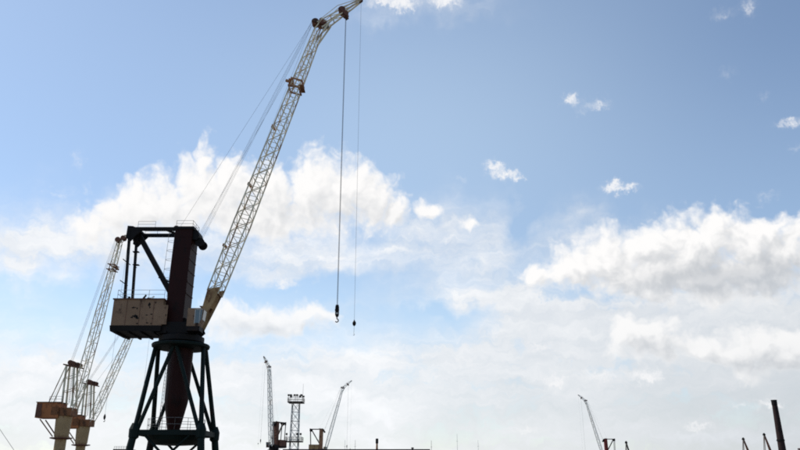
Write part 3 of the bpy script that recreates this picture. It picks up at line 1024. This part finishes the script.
for z, r, nm in ((zt, 2.2, 'upper_platform'), (zl_, 2.3, 'lower_platform')):
    pf = MB().box((0, 0, z + 0.1), (2 * r, 2 * r, 0.24)).build(nm, 'black', mast)
    ra = MB()
    railing(ra, [(-r, -r, z + 0.2), (r, -r, z + 0.2), (r, r, z + 0.2), (-r, r, z + 0.2), (-r, -r, z + 0.2)], 1.1, 1.2, 0.045)
    ra.build('railing', 'grey', pf)
rk = MB()
for w in (-1.8, 1.8):
    rk.bar((-2.2, w, zlm), (2.2, w, zlm), 0.1)
    for u in (-2.0, 0, 2.0):
        rk.bar((u, w, zt + 0.2), (u, w, zlm + 0.2), 0.09)
rk.build('lamp_rack', 'grey', mast)
for u, w in ((-1.95, -1.9), (-1.3, -1.9), (-0.2, -1.9), (0.5, -1.9), (1.7, -1.9), (-1.8, 1.9), (0.9, 1.9), (1.9, 1.9)):
    MB().loft([[Vector((u + i * 0.16, w + 0.2, zlm + 0.12 + j * 0.14)) for i, j in ((-1, -1), (1, -1), (1, 1), (-1, 1))],
               [Vector((u + i * 0.3, w - 0.25, zlm + 0.02 + j * 0.26)) for i, j in ((-1, -1), (1, -1), (1, 1), (-1, 1))]]).build('floodlight', 'black', mast)
for u in (-1.9, 1.1, 2.1):
    MB().loft([[Vector((u + i * 0.14, -2.2, zl_ + 2.15 + j * 0.14)) for i, j in ((-1, -1), (1, -1), (1, 1), (-1, 1))],
               [Vector((u + i * 0.28, -2.6, zl_ + 2.05 + j * 0.28)) for i, j in ((-1, -1), (1, -1), (1, 1), (-1, 1))]]).bar((u, -2.25, zl_ + 0.3), (u, -2.25, zl_ + 2.2), 0.08).build('floodlight', 'black', mast)
MB().tube((1.9, 0, zt), (1.9, 0, LM(302, 384)[1]), 0.05, 0.025, n=6).build('antenna', 'grey', mast)

# ------------------------------------------------------------------ long shed and what stands on it
DS = 200.0
x0, x1 = at(283, 449, DS).x, at(430, 449, DS).x
ze = at(350, 449.2, DS).z
shed = empty('long_shed', ((x0 + x1) / 2, DS + 6, 0), 0, 'long low shed whose dark roof edge shows under the central cranes', 'shed')
hw = (x1 - x0) / 2
sw = MB()
sw.box((0, 0, (ze - 0.3) / 2), (2 * hw - 0.8, 12, ze - 0.3))
sw.build('wall', 'wall', shed)
rf = MB().prism([(-hw, ze - 0.3), (hw, ze - 0.3), (hw, ze), (-hw, ze + 0.0)], -6.5, 6.5)
rf.prism([(-hw * 0.72, ze), (hw * 0.55, ze), (hw * 0.55, ze + 0.18), (-hw * 0.72, ze + 0.18)], -1.5, 1.5)
rf.build('roof', 'roof', shed)
for k in range(7):
    f = MB().box((-hw + 4 + k * (2 * hw - 8) / 6, -6.03, 5.0), (2.6, 0.1, 1.6)).build('window', 'glass', shed)
MB().box((0, -6.04, 2.2), (4, 0.12, 4.4)).build('door', 'brown', shed)


def pole(px, ytop, dist, r, mat, label, base=None, name='antenna_pole', knob=False):
    p = at(px, ytop, dist)
    z0 = 0 if base is None else base
    o = empty(name, (p.x, dist, z0), 0, label, 'pole')
    hgt = p.z - z0
    MB().tube((0, 0, 0), (0, 0, hgt * 0.6), r, r * 0.8, n=8).tube((0, 0, hgt * 0.6), (0, 0, hgt), r * 0.7, r * 0.5, n=8).build('shaft', mat, o)
    if knob:
        MB().lathe([(r * 0.9, hgt * 0.55), (r * 1.25, hgt * 0.58), (r * 1.25, hgt * 0.96), (r * 0.9, hgt)], n=12).build('cowl', 'black', o)
    else:
        MB().bar((-0.35, 0, hgt * 0.86), (0.35, 0, hgt * 0.86), 0.05).build('crossbar', mat, o)
    return o


pole(377, 438.5, DS + 4, 0.30, 'tan', 'short tan stack with dark cowl standing on the shed roof', ze, 'roof_stack', True)
pole(431.3, 440.5, DS + 30, 0.09, 'grey', 'thin grey pole at the right end of the shed roof')
pole(355.3, 440, DS + 30, 0.08, 'grey', 'thin pole rising behind the shed between tan stack and yellow crane, right of its neighbour')
pole(345, 440, DS + 40, 0.07, 'light_grey', 'thin pale pole rising behind the shed, the one closest to the yellow crane')
pole(457, 434, DS + 60, 0.08, 'light_grey', 'tall faint pole standing apart in the open right of the shed')
pole(478, 440, DS + 90, 0.08, 'light_grey', 'faint short pole farthest right of the shed')
bp = at(412.5, 448.2, DS + 3)
vt = empty('roof_vent', (bp.x, DS + 3, ze), 0, 'small dark round vent on the right part of the shed roof', 'vent')
MB().tube((0, 0, 0), (0, 0, 0.25), 0.2, n=10).build('neck', 'black', vt)
MB().lathe([(0.2, 0.22), (0.42, 0.3), (0.36, 0.5), (0.1, 0.6)], n=14).build('hood', 'black', vt)

# ------------------------------------------------------------------ chimney
DC = 450.0
ct = at(776.7, 400, DC)
ch = empty('chimney', (at(778, 425, DC).x, DC, 0), 0, 'tall sooty brick chimney at the right edge, dark band round its mouth', 'chimney')
H_ = ct.z
rb, rt_ = 2.45, 1.48
MB().lathe([(2.9, 0), (2.9, 2.0), (rb, 2.2), (rt_, H_ - 3.2), (rt_ + 0.0, H_ - 3.2)], n=32).build('shaft', 'brick', ch)
MB().lathe([(rt_, H_ - 3.2), (rt_ + 0.16, H_ - 3.0), (rt_ + 0.16, H_ - 0.4), (rt_ + 0.28, H_ - 0.3), (rt_ + 0.28, H_), (rt_ - 0.3, H_ + 0.002), (rt_ - 0.35, H_ - 3.0)], n=32).build('mouth', 'black', ch)
zg = at(779, 440, DC).z
MB().lathe([(1.9, zg - 0.7), (2.25, zg - 0.6), (2.25, zg + 0.3), (1.8, zg + 0.4)], n=24).build('gallery', 'black', ch)
cl_ = MB()
ladder(cl_, (rb + 0.1, 0, 3), (rt_ + 0.15, 0, H_ - 3.4), w=0.6, r=0.05, hoops=False)
cl_.build('ladder', 'black', ch)


# ------------------------------------------------------------------ small far derricks, only their heads in sight
def derrick(px, ytop, dist, lean, mat, label):
    p = at(px, ytop, dist)
    o = empty('derrick_crane', (p.x, dist, 0), 0, label, 'crane', 'small far derricks on the right')
    H2 = p.z
    MB().lathe([(3.0, 0), (3.0, 0.6), (1.6, 0.8), (1.4, H2 * 0.45)], n=16).build('pedestal', 'grey', o)
    MB().box((0.5, 0, H2 * 0.45 + 1.3), (5.5, 4, 2.6)).build('cabin', mat, o)
    zb = H2 * 0.45 + 2.6
    for w in (-0.9, 0.9):
        MB().bar((lean * 2.6, w, zb), (0.1, w * 0.3, H2 - 0.9), 0.6, 0.5, 0.4, 0.4).build('frame_leg', mat, o)
        MB().bar((-lean * 1.3, w, zb), (-0.1 * lean, w * 0.3, H2 - 0.9), 0.28, 0.28).build('frame_stay', 'grey', o)
    hd = MB().box((0, 0, H2 - 0.9), (1.1, 1.2, 0.6))
    sheave(hd, (0.0, 0, H2 - 0.5), 0.5, 0.5, 14)
    hd.bar((0, 0, H2 - 0.7), (0.25, 0, H2), 0.25)
    hd.build('frame_head', 'black', o)
    return o


derrick(743, 437.5, 400, 1, 'brown', 'small dark derrick head, the left of the two near the chimney')
derrick(763.8, 433, 400, 1, 'brown', 'small dark derrick head right beside the chimney, the taller of two')
derrick(626, 441, 400, 0.7, 'black', 'small dark derrick head next to the far red crane')

# roof of a store at the right edge
re_ = at(810, 447.3, 260)
st = empty('store_building', (re_.x + 6, 264, 0), 0, 'dark flat roofed store just entering at the right edge', 'building')
MB().box((0, 0, (re_.z - 0.6) / 2), (11.4, 8, re_.z - 0.6)).build('wall', 'wall', st)
MB().box((0, 0, re_.z - 0.3), (12, 8.6, 0.6)).build('roof', 'roof', st)

# slack stay wire at the left edge, from a lamp pole outside the picture to the quay
wire_a, wire_b = at(-200, 128, 45), at(32, 476, 45)
wire_b = wire_a + (wire_b - wire_a) * (wire_a.z / (wire_a.z - wire_b.z))      # down to the quay
wp = []
for k in range(13):
    t = k / 12
    q = wire_a.lerp(wire_b, t)
    wp.append(q + Vector((0, 0, -0.12 * math.sin(math.pi * t))))
wo_ = MB().path(wp, 0.012, 5).build('stay_wire', 'steel_rope')
tag(wo_, 'thin dark slack wire crossing the lower left corner', 'wire')

# flat roofed store beyond the trestle of the big crane
fb = at(120, 448.6, 230)
fs = empty('store_building', (fb.x, 234, 0), 0, 'far low store with a roof railing, just left of the green trestle', 'building')
MB().box((0, 0, (fb.z - 0.5) / 2), (4.4, 6, fb.z - 0.5)).build('wall', 'wall', fs)
MB().box((0, 0, fb.z - 0.3), (4.8, 6.4, 0.4)).build('roof', 'roof', fs)
r = MB()
railing(r, [(-2.2, -3.0, fb.z - 0.1), (2.2, -3.0, fb.z - 0.1)], 0.8, 0.7, 0.04)
r.build('railing', 'rail', fs)
